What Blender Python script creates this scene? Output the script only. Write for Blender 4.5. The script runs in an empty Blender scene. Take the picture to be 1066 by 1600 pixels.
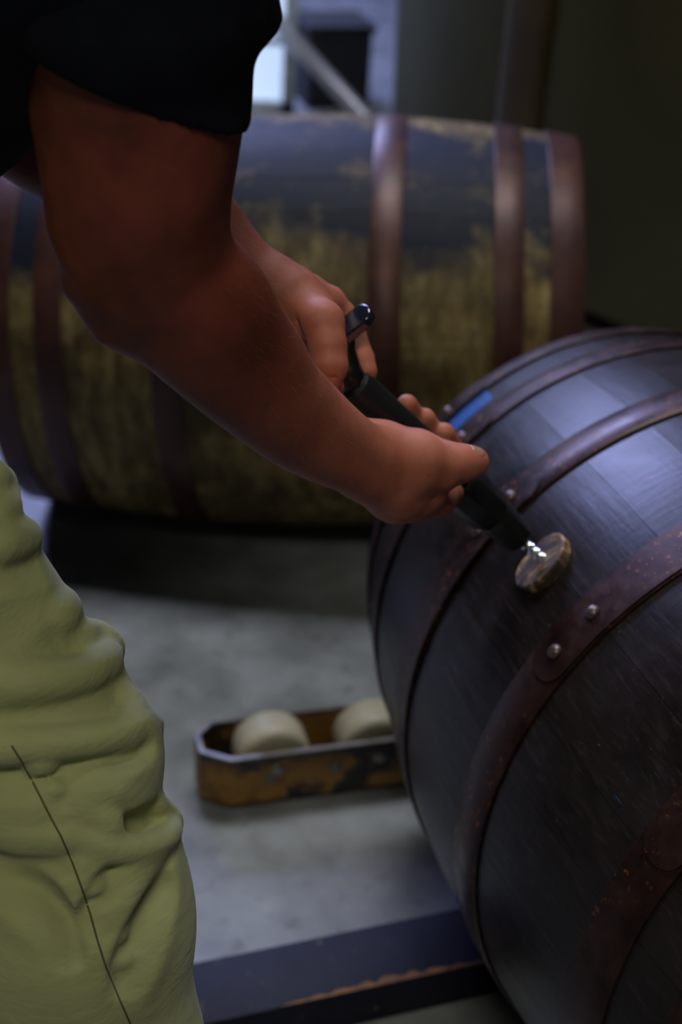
import bpy, bmesh, math, random
import numpy as np
from mathutils import Vector, Matrix
from mathutils.bvhtree import BVHTree

SC = bpy.context.scene
COL = SC.collection
random.seed(7)
rng = np.random.default_rng(7)
PI = math.pi
V = Vector

# ------------------------------------------------------------------ camera
FPX, CAMH, PITCH, ROLL = 2223.65, 1.2976, 0.5368, 0.0638
_F = V((0, math.cos(PITCH), -math.sin(PITCH)))
_R0 = V((1, 0, 0)); _U0 = V((0, math.sin(PITCH), math.cos(PITCH)))
_R = _R0 * math.cos(ROLL) + _U0 * math.sin(ROLL)
_U = _U0 * math.cos(ROLL) - _R0 * math.sin(ROLL)
_O = V((0, 0, CAMH))
cam_d = bpy.data.cameras.new('camera'); cam = bpy.data.objects.new('camera', cam_d); COL.objects.link(cam)
cam.matrix_world = Matrix(((_R.x, _U.x, -_F.x, _O.x), (_R.y, _U.y, -_F.y, _O.y), (_R.z, _U.z, -_F.z, _O.z), (0, 0, 0, 1)))
cam_d.sensor_fit = 'VERTICAL'; cam_d.sensor_height = 36; cam_d.sensor_width = 24
cam_d.lens = FPX / 1600 * 36
cam_d.clip_start = .02; cam_d.clip_end = 100
cam_d.dof.use_dof = True; cam_d.dof.focus_distance = 1.0; cam_d.dof.aperture_fstop = 4.2
SC.camera = cam


def at(px, py, d):
    """the world point seen at a pixel of the 1066x1600 photograph, d metres deep"""
    return _O + (_F + _R * ((px - 533) / FPX) - _U * ((py - 800) / FPX)) * d


# ------------------------------------------------------------------ world, light, exposure
W = bpy.data.worlds.new('world'); SC.world = W; W.use_nodes = True
W.node_tree.nodes['Background'].inputs[0].default_value = (.55, .62, .75, 1)
W.node_tree.nodes['Background'].inputs[1].default_value = .016


def area(name, loc, target, size, power, color, sy=None):
    l = bpy.data.lights.new(name, 'AREA'); l.energy = power; l.color = color
    l.shape = 'RECTANGLE'; l.size = size; l.size_y = sy or size
    o = bpy.data.objects.new(name, l); COL.objects.link(o); o.location = loc
    o.rotation_euler = (V(target) - V(loc)).to_track_quat('-Z', 'Y').to_euler()
    return o


area('daylight_window', (-1.9, 6.6, 3.9), (0, 1.6, .3), 2.6, 300, (.43, .49, 1.0), 1.6)
area('front_fill', (-.1, -.75, 3.1), (-.3, .8, .45), .8, 24, (1.0, .95, .80), .5)  # unseen fill added overhead on the camera side to brighten the trousers
area('ceiling_lamp', (.1, 2.45, 4.1), (0, 1.5, 0), 1.9, 80, (.90, .94, 1.0), .8)
SC.view_settings.view_transform = 'Standard'; SC.view_settings.look = 'None'
SC.view_settings.gamma = 1; SC.view_settings.use_curve_mapping = False
SC.view_settings.exposure = 0.0


# ------------------------------------------------------------------ materials
class NT:
    def __init__(s, name, rough=.6, metal=0., spec=.5):
        s.m = bpy.data.materials.new(name); s.m.use_nodes = True
        s.t = s.m.node_tree; s.b = s.t.nodes['Principled BSDF']
        s.b.inputs['Roughness'].default_value = rough; s.b.inputs['Metallic'].default_value = metal
        s.b.inputs['Specular IOR Level'].default_value = spec

    def n(s, typ, **k):
        x = s.t.nodes.new(typ)
        for a, b in k.items(): setattr(x, a, b)
        return x

    def l(s, a, b): s.t.links.new(a, b)

    def coord(s, obj=None, scale=(1, 1, 1)):
        c = s.n('ShaderNodeTexCoord')
        if obj is not None: c.object = obj
        m = s.n('ShaderNodeMapping'); m.inputs['Scale'].default_value = scale
        s.l(c.outputs['Object'], m.inputs[0]); return m.outputs[0]

    def noise(s, vec, scale, detail=4, rough=.55, dist=0):
        x = s.n('ShaderNodeTexNoise'); x.inputs['Scale'].default_value = scale
        x.inputs['Detail'].default_value = detail; x.inputs['Roughness'].default_value = rough
        x.inputs['Distortion'].default_value = dist
        s.l(vec, x.inputs['Vector']); return x.outputs['Fac']

    def ramp(s, fac, stops):
        r = s.n('ShaderNodeValToRGB'); e = r.color_ramp.elements
        while len(e) < len(stops): e.new(.5)
        for i, (p, c) in enumerate(stops):
            e[i].position = p; e[i].color = (c if hasattr(c, '__len__') else (c, c, c)) + (1,) if hasattr(c, '__len__') else (c, c, c, 1)
        s.l(fac, r.inputs[0]); return r.outputs[0]

    def mix(s, fac, a, b, mode='MIX'):
        x = s.n('ShaderNodeMix', data_type='RGBA', blend_type=mode)
        for v, i in ((fac, 0), (a, 6), (b, 7)):
            if isinstance(v, (int, float)): x.inputs[i].default_value = v
            elif isinstance(v, tuple): x.inputs[i].default_value = v + (1,)
            else: s.l(v, x.inputs[i])
        return x.outputs[2]

    def math(s, op, a, b=None, c=None):
        x = s.n('ShaderNodeMath', operation=op)
        for i, v in enumerate((a, b, c)):
            if v is None: continue
            if isinstance(v, (int, float)): x.inputs[i].default_value = v
            else: s.l(v, x.inputs[i])
        return x.outputs[0]

    def col(s, c):
        if isinstance(c, tuple): s.b.inputs['Base Color'].default_value = c + (1,)
        else: s.l(c, s.b.inputs['Base Color'])
        return s

    def bump(s, h, strength=.3, dist=.002):
        x = s.n('ShaderNodeBump'); x.inputs['Strength'].default_value = strength
        x.inputs['Distance'].default_value = dist
        s.l(h, x.inputs['Height']); s.l(x.outputs[0], s.b.inputs['Normal']); return s

    def rough(s, r): s.l(r, s.b.inputs['Roughness']); return s


def simple(name, c, rough=.6, metal=0., spec=.5, var=.25, scale=14, bump=.15):
    t = NT(name, rough, metal, spec); v = t.coord()
    f = t.noise(v, scale, 5)
    t.col(t.ramp(f, [(.3, tuple(x * (1 - var) for x in c)), (.7, tuple(min(1, x * (1 + var)) for x in c))]))
    t.bump(t.noise(v, scale * 12, 3), bump, .001)
    return t.m


# ------------------------------------------------------------------ object helpers
def mesh_obj(name, verts, faces, mat=None, parent=None, smooth=True):
    me = bpy.data.meshes.new(name)
    me.from_pydata([tuple(v) for v in verts], [], faces)
    me.update()
    if smooth: me.polygons.foreach_set('use_smooth', [True] * len(me.polygons))
    o = bpy.data.objects.new(name, me); COL.objects.link(o)
    if mat: me.materials.append(mat)
    if parent: o.parent = parent
    return o


def bm_obj(name, bm, mat=None, parent=None, smooth=False, bevel=0, seg=2, auto=None):
    bmesh.ops.recalc_face_normals(bm, faces=bm.faces)
    if bevel:
        es = [e for e in bm.edges if len(e.link_faces) == 2 and e.calc_face_angle() > .5]
        bmesh.ops.bevel(bm, geom=es, offset=bevel, segments=seg, affect='EDGES', profile=.6)
    me = bpy.data.meshes.new(name); bm.to_mesh(me); bm.free()
    o = bpy.data.objects.new(name, me); COL.objects.link(o)
    if smooth: me.polygons.foreach_set('use_smooth', [True] * len(me.polygons))
    if auto: me.set_sharp_from_angle(angle=auto)
    if mat: me.materials.append(mat)
    if parent: o.parent = parent
    return o


def empty(name, loc, rot=None, mat3=None):
    o = bpy.data.objects.new(name, None); COL.objects.link(o); o.empty_display_size = .05
    if mat3 is not None:
        m = mat3.to_4x4(); m.translation = V(loc); o.matrix_world = m
    else:
        o.location = loc
        if rot: o.rotation_euler = rot
    return o


def tag(o, label, cat, group=None, kind=None):
    o['label'] = label; o['category'] = cat
    if group: o['group'] = group
    if kind: o['kind'] = kind
    return o


def box_bm(bm, lo, hi, M=None):
    lo, hi = V(lo), V(hi)
    vs = [bm.verts.new((x, y, z)) for x in (lo.x, hi.x) for y in (lo.y, hi.y) for z in (lo.z, hi.z)]
    for f in ((0, 1, 3, 2), (4, 6, 7, 5), (0, 4, 5, 1), (2, 3, 7, 6), (0, 2, 6, 4), (1, 5, 7, 3)):
        bm.faces.new([vs[i] for i in f])
    if M is not None: bmesh.ops.transform(bm, matrix=M, verts=vs)
    return vs


def prism_bm(bm, pts, z0, z1):
    a = [bm.verts.new((x, y, z0)) for x, y in pts]; b = [bm.verts.new((x, y, z1)) for x, y in pts]
    n = len(pts)
    bm.faces.new(a[::-1]); bm.faces.new(b)
    for i in range(n): bm.faces.new((a[i], a[(i + 1) % n], b[(i + 1) % n], b[i]))


def lathe(prof, n=24, axis='Z', cap=True, phase=0.):
    """prof: list of (s, r) along the axis"""
    vs, fs = [], []
    for s, r in prof:
        for k in range(n):
            a = 2 * PI * k / n + phase; c, d = r * math.cos(a), r * math.sin(a)
            vs.append((c, d, s) if axis == 'Z' else ((s, c, d) if axis == 'X' else (d, s, c)))
    for i in range(len(prof) - 1):
        for k in range(n):
            k2 = (k + 1) % n
            fs.append((i * n + k, i * n + k2, (i + 1) * n + k2, (i + 1) * n + k))
    if cap:
        fs.append(tuple(range(n))[::-1]); fs.append(tuple((len(prof) - 1) * n + k for k in range(n)))
    return vs, fs


def frame(x=None, z=None):
    """3x3 matrix with columns X, Y, Z; z kept exact"""
    z = V(z).normalized(); x = V(x); x = (x - z * x.dot(z)).normalized(); y = z.cross(x)
    return Matrix(((x.x, y.x, z.x), (x.y, y.y, z.y), (x.z, y.z, z.z)))


# ------------------------------------------------------------------ distance-field modelling
def field(prims, res, bounds=None):
    """prims: (kind, data, k, sign). Capsule chains joined smoothly. returns mesh verts, faces by surface nets"""
    P = []
    for pr in prims:
        if pr[0] == 'cap': P += [pr[1][:3], pr[2][:3]]
    lo = np.min([np.array(p) for p in P], 0) - .1; hi = np.max([np.array(p) for p in P], 0) + .1
    if bounds is not None: lo, hi = np.array(bounds[0], float), np.array(bounds[1], float)
    n = np.ceil((hi - lo) / res).astype(int) + 1
    G = np.full(n, .05, np.float32)
    for pr in prims:
        if pr[0] == 'cap':
            _, a, b, ra, rb, k, sg = pr
            a = np.array(a, float); b = np.array(b, float)
            R = max(ra, rb); mg = R + max(k, .0) + res * 3
            l = np.minimum(a, b) - mg; h = np.maximum(a, b) + mg
        elif pr[0] == 'ell':
            _, a, M, rad, k, sg = pr
            a = np.array(a, float); mg = max(rad) + k + res * 3; l = a - mg; h = a + mg
        else:
            l, h = lo, hi; sg = pr[-1]; k = pr[-2]
        i0 = np.maximum(np.floor((l - lo) / res).astype(int), 0); i1 = np.minimum(np.ceil((h - lo) / res).astype(int) + 1, n)
        if (i1 <= i0).any(): continue
        sl = tuple(slice(i0[j], i1[j]) for j in range(3))
        ax = [lo[j] + np.arange(i0[j], i1[j]) * res for j in range(3)]
        X, Y, Z = np.meshgrid(*[x.astype(np.float32) for x in ax], indexing='ij')
        if pr[0] == 'cap':
            d = b - a; L2 = max((d * d).sum(), 1e-12)
            t = np.clip(((X - a[0]) * d[0] + (Y - a[1]) * d[1] + (Z - a[2]) * d[2]) / L2, 0, 1)
            D = np.sqrt((X - a[0] - t * d[0]) ** 2 + (Y - a[1] - t * d[1]) ** 2 + (Z - a[2] - t * d[2]) ** 2) - (ra + (rb - ra) * t)
        elif pr[0] == 'ell':
            M = np.array(M); q = [((X - a[0]) * M[i][0] + (Y - a[1]) * M[i][1] + (Z - a[2]) * M[i][2]) / rad[i] for i in range(3)]
            ln = np.sqrt(q[0] ** 2 + q[1] ** 2 + q[2] ** 2)
            D = (ln - 1) * min(rad)
        else:   # plane: keep the side where n.p < c
            nn, c = pr[1], pr[2]
            D = X * nn[0] + Y * nn[1] + Z * nn[2] - c
        g = G[sl]
        if pr[0] == 'plane':
            G[sl] = np.maximum(g, D); continue
        if sg > 0:
            if k > 0:
                hh = np.maximum(k - np.abs(g - D), 0) / k
                G[sl] = np.minimum(g, D) - hh * hh * k * .25
            else: G[sl] = np.minimum(g, D)
        else:
            D = -D
            if k > 0:
                hh = np.maximum(k - np.abs(g - D), 0) / k
                G[sl] = np.maximum(g, D) + hh * hh * k * .25
            else: G[sl] = np.maximum(g, D)
    return nets(G, lo, res)


def nets(G, lo, res):
    S = G < 0
    n = G.shape
    acc = np.zeros(tuple(k - 1 for k in n) + (3,), np.float32); cnt = np.zeros(tuple(k - 1 for k in n), np.int32)
    faces = []
    offs = [(1, 2), (2, 0), (0, 1)]
    quads = []
    for axis in range(3):
        a = [slice(None)] * 3; b = [slice(None)] * 3; a[axis] = slice(0, -1); b[axis] = slice(1, None)
        A, B = G[tuple(a)], G[tuple(b)]
        idx = np.argwhere((A < 0) != (B < 0))
        if not len(idx): continue
        u, v = offs[axis]
        ok = (idx[:, u] > 0) & (idx[:, v] > 0) & (idx[:, u] < n[u] - 1) & (idx[:, v] < n[v] - 1)
        idx = idx[ok]
        ga = A[tuple(idx.T)]; gb = B[tuple(idx.T)]
        t = ga / (ga - gb); p = idx.astype(np.float32); p[:, axis] += t
        cells = []
        for du, dv in ((0, 0), (-1, 0), (-1, -1), (0, -1)):
            c = idx.copy(); c[:, u] += du; c[:, v] += dv
            np.add.at(acc, tuple(c.T), p); np.add.at(cnt, tuple(c.T), 1); cells.append(c)
        quads.append((cells, ga < 0))
    ids = np.full(cnt.shape, -1, np.int64); m = cnt > 0
    ids[m] = np.arange(m.sum())
    verts = acc[m] / cnt[m][:, None] * res + np.array(lo, np.float32)
    F = []
    for cells, flip in quads:
        q = np.stack([ids[tuple(c.T)] for c in cells], 1)
        q[~flip] = q[~flip][:, ::-1]
        F.append(q)
    return verts, np.concatenate(F)


def np_mesh(name, parts, mat, parent=None, smooth_it=2):
    """parts: list of (verts, quads) joined into one mesh object, laplacian-relaxed a little"""
    vs, fs, o = [], [], 0
    for v, f in parts:
        v = v.astype(np.float64)
        for it in range(smooth_it):
            s = np.zeros_like(v); c = np.zeros(len(v))
            for i in range(4):
                a, b = f[:, i], f[:, (i + 1) % 4]
                np.add.at(s, a, v[b]); np.add.at(c, a, 1); np.add.at(s, b, v[a]); np.add.at(c, b, 1)
            v = v * .5 + .5 * s / np.maximum(c, 1)[:, None]
        vs.append(v); fs.append(f + o); o += len(v)
    v = np.concatenate(vs); f = np.concatenate(fs)
    me = bpy.data.meshes.new(name)
    me.vertices.add(len(v)); me.vertices.foreach_set('co', v.ravel())
    me.loops.add(len(f) * 4); me.loops.foreach_set('vertex_index', f.ravel().astype(np.int32))
    me.polygons.add(len(f)); me.polygons.foreach_set('loop_start', np.arange(0, len(f) * 4, 4, dtype=np.int32))
    me.polygons.foreach_set('use_smooth', np.ones(len(f), bool))
    me.update(calc_edges=True); me.validate()
    ob = bpy.data.objects.new(name, me); COL.objects.link(ob)
    if mat: me.materials.append(mat)
    if parent: ob.parent = parent
    return ob


def chain(pts, k=.01, sg=1):
    """pts: (point, radius)"""
    return [('cap', tuple(pts[i][0]), tuple(pts[i + 1][0]), pts[i][1], pts[i + 1][1], k, sg) for i in range(len(pts) - 1)]


def schain(pts, k=.003, m=5):
    """like chain, along a smooth spline through the points"""
    a = np.array([tuple(p) + (r,) for p, r in pts]); n = len(a); d = []
    for i in range(n - 1):
        p0, p1, p2, p3 = a[max(i - 1, 0)], a[i], a[i + 1], a[min(i + 2, n - 1)]
        for j in range(m):
            t = j / m; d.append(.5 * ((2 * p1) + (p2 - p0) * t + (2 * p0 - 5 * p1 + 4 * p2 - p3) * t * t + (3 * p1 - p0 - 3 * p2 + p3) * t ** 3))
    d.append(a[-1])
    return chain([(tuple(q[:3]), q[3]) for q in d], k)


# ================================================================== THE SETTING
def floor_mat():
    t = NT('polished_concrete', .42, 0, .45); v = t.coord()
    a = t.noise(v, 2.3, 6, .6, .6); b = t.noise(v, 11, 5, .6)
    c = t.ramp(a, [(.32, (.15, .155, .160)), (.5, (.235, .245, .25)), (.7, (.31, .325, .34))])
    c = t.mix(.45, c, t.ramp(b, [(.35, (.12, .125, .12)), (.65, (.37, .385, .40))]))
    c = t.mix(t.ramp(t.noise(v, 26, 3), [(.60, 0.), (.74, .45)]), c, (.06, .06, .05))
    t.col(c); t.rough(t.ramp(b, [(.3, .38), (.7, .60)]))
    t.bump(b, .12, .003); return t.m


bm = bmesh.new(); box_bm(bm, (-5, -3, -.12), (6, 8.6, 0))
o = bm_obj('floor', bm, floor_mat()); o['kind'] = 'structure'
wallm = simple('grey_plaster', (.16, .17, .15), .85, scale=3, var=.15)
bm = bmesh.new()
for lo, hi in (((-5, 8, 0), (6, 8.15, 2.4)), ((-5, 8, 2.4), (-3.6, 8.15, 4.6)), ((-.4, 8, 2.4), (6, 8.15, 4.6)), ((-3.6, 8, 4.3), (-.4, 8.15, 4.6))):
    box_bm(bm, lo, hi)
o = bm_obj('wall_back', bm, wallm); o['kind'] = 'structure'
bm = bmesh.new(); box_bm(bm, (4.6, -3, 0), (4.75, 8, 4.6)); o = bm_obj('wall_right', bm, wallm); o['kind'] = 'structure'
# high window in the back wall
wr = empty('window_1', (-2, 8.0, 2.4)); wr['kind'] = 'structure'
steel_dark = simple('dark_painted_steel', (.03, .032, .035), .5, .2)
bm = bmesh.new()
for lo, hi in (((-1.6, -.03, 0), (1.6, .05, .06)), ((-1.6, -.03, 1.84), (1.6, .05, 1.9)), ((-1.6, -.03, 0), (-1.54, .05, 1.9)), ((1.54, -.03, 0), (1.6, .05, 1.9)),
               ((-.56, -.02, .06), (-.50, .04, 1.84)), ((.5, -.02, .06), (.56, .04, 1.84)), ((-1.54, -.02, .9), (1.54, .04, .95))):
    box_bm(bm, lo, hi)
bm_obj('window_frame', bm, steel_dark, wr)
sky = NT('daylit_frosted_glass', .3); sky.col((.6, .7, .8)); sky.b.inputs['Emission Color'].default_value = (.55, .70, 1, 1); sky.b.inputs['Emission Strength'].default_value = .9
for i in range(3):
    bm = bmesh.new(); box_bm(bm, (-1.54 + i * 1.05, .0, .06), (-.53 + i * 1.02, .012, 1.84)); bm_obj('pane', bm, sky.m, wr)


# ================================================================== BARRELS
def barrel(C, A, Rb, rh, L, e, mats, hoops, seed, nst=27):
    """C centre, A axis; hoops: (t0, t1, tab angle or None, tab direction, rivet angles)"""
    A = V(A).normalized(); Z = (V((0, 0, 1)) - A * A.z).normalized(); Y = Z.cross(A)
    M3 = Matrix(((A.x, Y.x, Z.x), (A.y, Y.y, Z.y), (A.z, Y.z, Z.z)))
    C = V(C)
    root = empty('oak_barrel', C - Z * Rb, mat3=M3)
    rad = lambda t: Rb - (Rb - rh) * abs(2 * t / L) ** e
    wood, iron, rivm, headm = mats(root)
    rr = random.Random(seed)
    w = [rr.uniform(.72, 1.28) for _ in range(nst)]; s = sum(w); ang = rr.uniform(0, .2)
    NT_, NA = 26, 4
    for i in range(nst):
        da = 2 * PI * w[i] / s; phi = ang + da / 2; ang += da
        h = da / 2 - .00022 / Rb
        vs, fs = [], []
        prof = []   # (angle, radial offset)
        lift = rr.uniform(-.0003, .0003)
        for k in range(NA + 1):
            u = -1 + 2 * k / NA
            prof.append((u * h, lift))
        prof = prof + [(h * .985, -.024), (-h * .985, -.024)]
        m = len(prof)
        for j in range(NT_ + 1):
            t = -L / 2 + L * j / NT_; r = rad(t)
            for (a, dr) in prof:
                q = r + dr
                if j in (0, NT_) and dr < -.02: q = r - .012       # croze bevel at the chime
                vs.append((t, -q * math.sin(-a), q * math.cos(a)))
        for j in range(NT_):
            for k in range(m):
                k2 = (k + 1) % m
                fs.append((j * m + k, j * m + k2, (j + 1) * m + k2, (j + 1) * m + k))
        fs.append(tuple(range(m))); fs.append(tuple(NT_ * m + k for k in range(m))[::-1])
        o = mesh_obj('stave', vs, fs, wood, root, smooth=True)
        o.data.set_sharp_from_angle(angle=.35)
        o.location = (0, 0, Rb); o.rotation_euler = (-phi, 0, 0)
    # heads: boards
    for sg in (-1, 1):
        hd = empty('barrel_head', (sg * (L / 2 - .032), 0, Rb)); hd.parent = root
        R = rad(L / 2 - .032) - .023
        nb = 6; y = -R
        for b in range(nb):
            y1 = y + 2 * R / nb; g = .0008
            ya, yb = y + g, y1 - g; pts = []
            for q in range(7):
                yy = ya + (yb - ya) * q / 6; pts.append((yy, math.sqrt(max(R * R - yy * yy, 1e-6))))
            poly = pts + [(yy, -zz) for yy, zz in reversed(pts)]
            bm = bmesh.new(); prism_bm(bm, poly, -.01, .01)
            bmesh.ops.transform(bm, matrix=Matrix(((0, 0, 1, 0), (1, 0, 0, 0), (0, 1, 0, 0), (0, 0, 0, 1))), verts=bm.verts)
            bm_obj('board', bm, headm, hd, bevel=.0008, seg=1); y = y1
    # hoops
    for (t0, t1, tab, dirn, rivs) in hoops:
        n = 120; vs, fs = [], []; th = .0022
        tm = (t0 + t1) / 2
        r0, r1 = rad(t0) + .0008, rad(t1) + .0008
        if abs(t0) < .14: r0 = r1 = None
        sec = []
        for u in (0, .5, 1):
            t = t0 + (t1 - t0) * u; sec.append((t, rad(t) + .0009))
        prof = [(sec[0][0], sec[0][1]), (sec[0][0], sec[0][1] + th * .7), (sec[0][0] + .001, sec[0][1] + th), (sec[1][0], sec[1][1] + th),
                (sec[2][0] - .001, sec[2][1] + th), (sec[2][0], sec[2][1] + th * .7), (sec[2][0], sec[2][1]), (sec[1][0], sec[1][1])]
        m = len(prof)
        for k in range(n):
            a = 2 * PI * k / n
            for (t, q) in prof: vs.append((t, q * math.sin(a), q * math.cos(a)))
        for k in range(n):
            for j in range(m):
                j2 = (j + 1) % m; k2 = (k + 1) % n
                fs.append((k * m + j, k2 * m + j, k2 * m + j2, k * m + j2))
        if tab is not None:
            # overlapping end of the strap, rounded, riding on the strap below
            o0 = len(vs); span = .9; hw = (t1 - t0) / 2 - .0012
            cols = []
            N = 34
            for k in range(N + 1):
                d = span * (k / N) ** 1.6          # arc distance from the tip
                arc = d * Rb
                w_ = hw if arc > hw * .9 else hw * math.sqrt(max(1 - (1 - arc / (hw * .9)) ** 2, .0)) 
                lift = .0018 * (1 - max(0, d - span * .7) / (span * .3))
                cols.append((tab + dirn * d, max(w_, .0015), lift))
            for (a, w_, lf) in cols:
                for u in (-1, -.5, 0, .5, 1):
                    t = tm + u * w_; q = rad(t) + .0009 + th + lf
                    vs.append((t, q * math.sin(a), q * math.cos(a)))
                for u in (1, 0, -1):
                    t = tm + u * w_; q = rad(t) + .001 + th * .5
                    vs.append((t, q * math.sin(a), q * math.cos(a)))
            for k in range(N):
                for j in range(8):
                    j2 = (j + 1) % 8; b0 = o0 + k * 8; b1 = b0 + 8
                    fs.append((b0 + j, b1 + j, b1 + j2, b0 + j2))
            fs.append(tuple(o0 + j for j in range(8)))
        hp = mesh_obj('hoop', vs, fs, iron, root)
        hp.data.set_sharp_from_angle(angle=.7)
        hp.location = (0, 0, Rb)
        bm = bmesh.new(); bm.from_mesh(hp.data); bmesh.ops.recalc_face_normals(bm, faces=bm.faces); bm.to_mesh(hp.data); bm.free()
        for a in rivs:
            rv = .0068
            v2, f2 = lathe([(0, rv), (.0015, rv), (.0035, rv * .88), (.005, rv * .62), (.0058, rv * .3), (.006, .0003)], 14)
            o = mesh_obj('rivet', v2, f2, rivm, hp)
            q = rad(tm) + .0009 + .0022 + .0012
            o.rotation_euler = (-a, 0, 0); o.location = (tm, q * math.sin(a), q * math.cos(a))
    return root


def stain_blob(t, v, scale, lo, hi, seed):
    return t.ramp(t.noise(v, scale, 5, .6, .4), [(lo, 0.), (hi, 1.)])


def near_mats(root):
    t = NT('dark_stained_oak', .42, 0, .27)
    v = t.coord(root); vs = t.coord(root, (2.2, 22, 22)); vc = t.coord(root, (30, 5, 5))
    g = t.noise(vs, 4, 6, .65); big = t.noise(v, 5, 5, .6, .5); sc = t.noise(vc, 5, 5, .6)
    c = t.ramp(g, [(.3, (.004, .0026, .002)), (.55, (.012, .0072, .0052)), (.75, (.024, .014, .010))])
    c = t.mix(t.ramp(big, [(.42, .0), (.62, .8)]), c, (.020, .016, .016))
    c = t.mix(t.ramp(t.noise(v, 13, 5), [(.55, .0), (.7, .7)]), c, (.007, .005, .004))
    # dribbles and a smear of blue chalk-like paint by the far chime
    sx = t.n('ShaderNodeSeparateXYZ'); t.l(v, sx.inputs[0])
    a = t.math('ARCTAN2', sx.outputs[1], t.math('SUBTRACT', sx.outputs[2], .335))
    m1 = t.math('MULTIPLY', t.math('LESS_THAN', t.math('ABSOLUTE', t.math('ADD', sx.outputs[0], .345)), .017), t.math('LESS_THAN', t.math('ABSOLUTE', t.math('ADD', a, .82)), .19))
    c = t.mix(m1, c, (.03, .10, .34))
    fl = t.math('MULTIPLY', t.ramp(t.noise(t.coord(root, (6, 60, 60)), 3, 3), [(.68, 0.), (.72, 1.)]), t.ramp(t.noise(v, 9, 2), [(.55, 0.), (.62, 1.)]))
    c = t.mix(t.math('MULTIPLY', fl, .6), c, (.02, .07, .12))
    sp = t.ramp(t.noise(v, 170, 2), [(.76, 0.), (.79, .8)])
    c = t.mix(sp, c, (.20, .09, .04))
    sk = t.noise(t.coord(root, (4, 30, 30)), 6, 6, .75, .3)
    c = t.mix(t.ramp(sk, [(.52, 0.), (.70, .55)]), c, (.045, .034, .034))
    t.col(c)
    t.rough(t.ramp(big, [(.3, .26), (.7, .40)]))
    bh = t.math('ADD', t.math('MULTIPLY', g, .7), t.math('MULTIPLY', sc, .35))
    t.bump(bh, .45, .0012)
    i = NT('rusty_dark_iron', .40, .55, .5); v = i.coord(root)
    f = i.noise(v, 9, 5, .6); fn = i.noise(v, 150, 3, .6); fm = i.noise(v, 34, 5, .65)
    c = i.ramp(fm, [(.3, (.020, .009, .008)), (.55, (.045, .019, .014)), (.75, (.075, .034, .026))])
    c = i.mix(i.math('MULTIPLY', i.ramp(fn, [(.60, 0.), (.67, 1.)]), i.ramp(f, [(.46, .0), (.64, .9)])), c, (.42, .13, .03))
    i.col(c); i.rough(i.ramp(fm, [(.3, .28), (.7, .48)])); i.bump(fm, .3, .001)
    r = simple('worn_rivet_iron', (.16, .11, .11), .38, .7, scale=60)
    return t.m, i.m, r, t.m


def far_mats(root):
    t = NT('weathered_whiskey_oak', .6, 0, .2)
    v = t.coord(root); vs = t.coord(root, (9, 3.0, 3.0))
    sx = t.n('ShaderNodeSeparateXYZ'); t.l(v, sx.inputs[0])
    a = t.math('ARCTAN2', sx.outputs[1], t.math('SUBTRACT', sx.outputs[2], .34))   # angle about the axis, 0 up, negative to the front
    g = t.noise(vs, 5, 6, .65); big = t.noise(v, 4.2, 6, .62, .7)
    c = t.ramp(g, [(.3, (.060, .038, .012)), (.5, (.19, .130, .045)), (.72, (.38, .29, .12))])
    c = t.mix(t.ramp(t.noise(v, 5.5, 4, .6, .6), [(.40, .75), (.58, .0)]), c, (.045, .032, .014))
    # black-blue leak stain running over the upper side, ragged lower limit
    edge = t.math('ADD', a, t.math('MULTIPLY', t.math('SUBTRACT', big, .5), 1.1))
    st = t.ramp(t.math('MULTIPLY_ADD', edge, .3, .5), [(.0, 0.), (.20, 0.), (.27, 1.), (.48, 1.), (.54, .2)])
    thin = t.ramp(t.noise(v, 15, 5, .7), [(.30, .55), (.45, 1.)])
    c = t.mix(t.math('MULTIPLY', st, thin), c, (.006, .008, .018))
    c = t.mix(t.ramp(t.noise(v, 7, 5, .7, .8), [(.58, 0.), (.68, .75)]), c, (.03, .026, .018))
    t.col(c); t.bump(g, .4, .002)
    i = NT('brown_rusted_iron', .42, .35, .5); v = i.coord(root); fm = i.noise(v, 12, 5, .65)
    c = i.ramp(fm, [(.3, (.035, .012, .010)), (.55, (.075, .028, .020)), (.75, (.12, .045, .026))])
    i.col(c); i.bump(fm, .3, .001)
    return t.m, i.m, i.m, t.m


R_ = math.radians
BA = V((math.cos(-1.2805) * math.cos(.0537), math.sin(-1.2805) * math.cos(.0537), math.sin(.0537)))
near_C = V((.4237, 1.112, .4024)); NB = dict(Rb=.335, rh=.2845, L=.795, e=1.954)
b1 = barrel(near_C, BA, .335, .2845, .795, 1.954, near_mats, [
    (-.3965, -.362, R_(-35.2), -1, (R_(-45.5),)),
    (-.310, -.2686, R_(-38.6), -1, (R_(-46),)),
    (-.140, -.092, R_(-39.5), -1, (R_(-45.3), R_(-53))),
    (.064, .112, R_(-58.4), 1, (R_(-46.3), R_(-54.0))),
    (.267, .311, R_(-61.8), 1, (R_(-50), R_(-43))),
    (.362, .3965, None, 1, ()),
], 3)
tag(b1, 'dark wine-stained oak barrel in the right foreground, with a wooden bung in its side', 'barrel')
k = 1.0245
bgC = V((-.0892 * k, 2.1694 * k, CAMH + (.363 - CAMH) * k)); yw, tl = -.0451, .0835
BB = V((math.cos(yw) * math.cos(tl), math.sin(yw) * math.cos(tl), math.sin(tl)))
b2 = barrel(bgC, BB, .3317 * k, .2914 * k, .88 * k, 2, far_mats, [
    (-.440 * k, -.392 * k, None, 1, ()), (-.354 * k, -.312 * k, None, 1, ()), (-.180 * k, -.1346 * k, None, 1, ()),
    (.1346 * k, .180 * k, None, 1, ()), (.312 * k, .354 * k, None, 1, ()), (.392 * k, .440 * k, None, 1, ())], 11)
tag(b2, 'pale weathered oak barrel with black stains lying sideways behind the worker', 'barrel')

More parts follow.
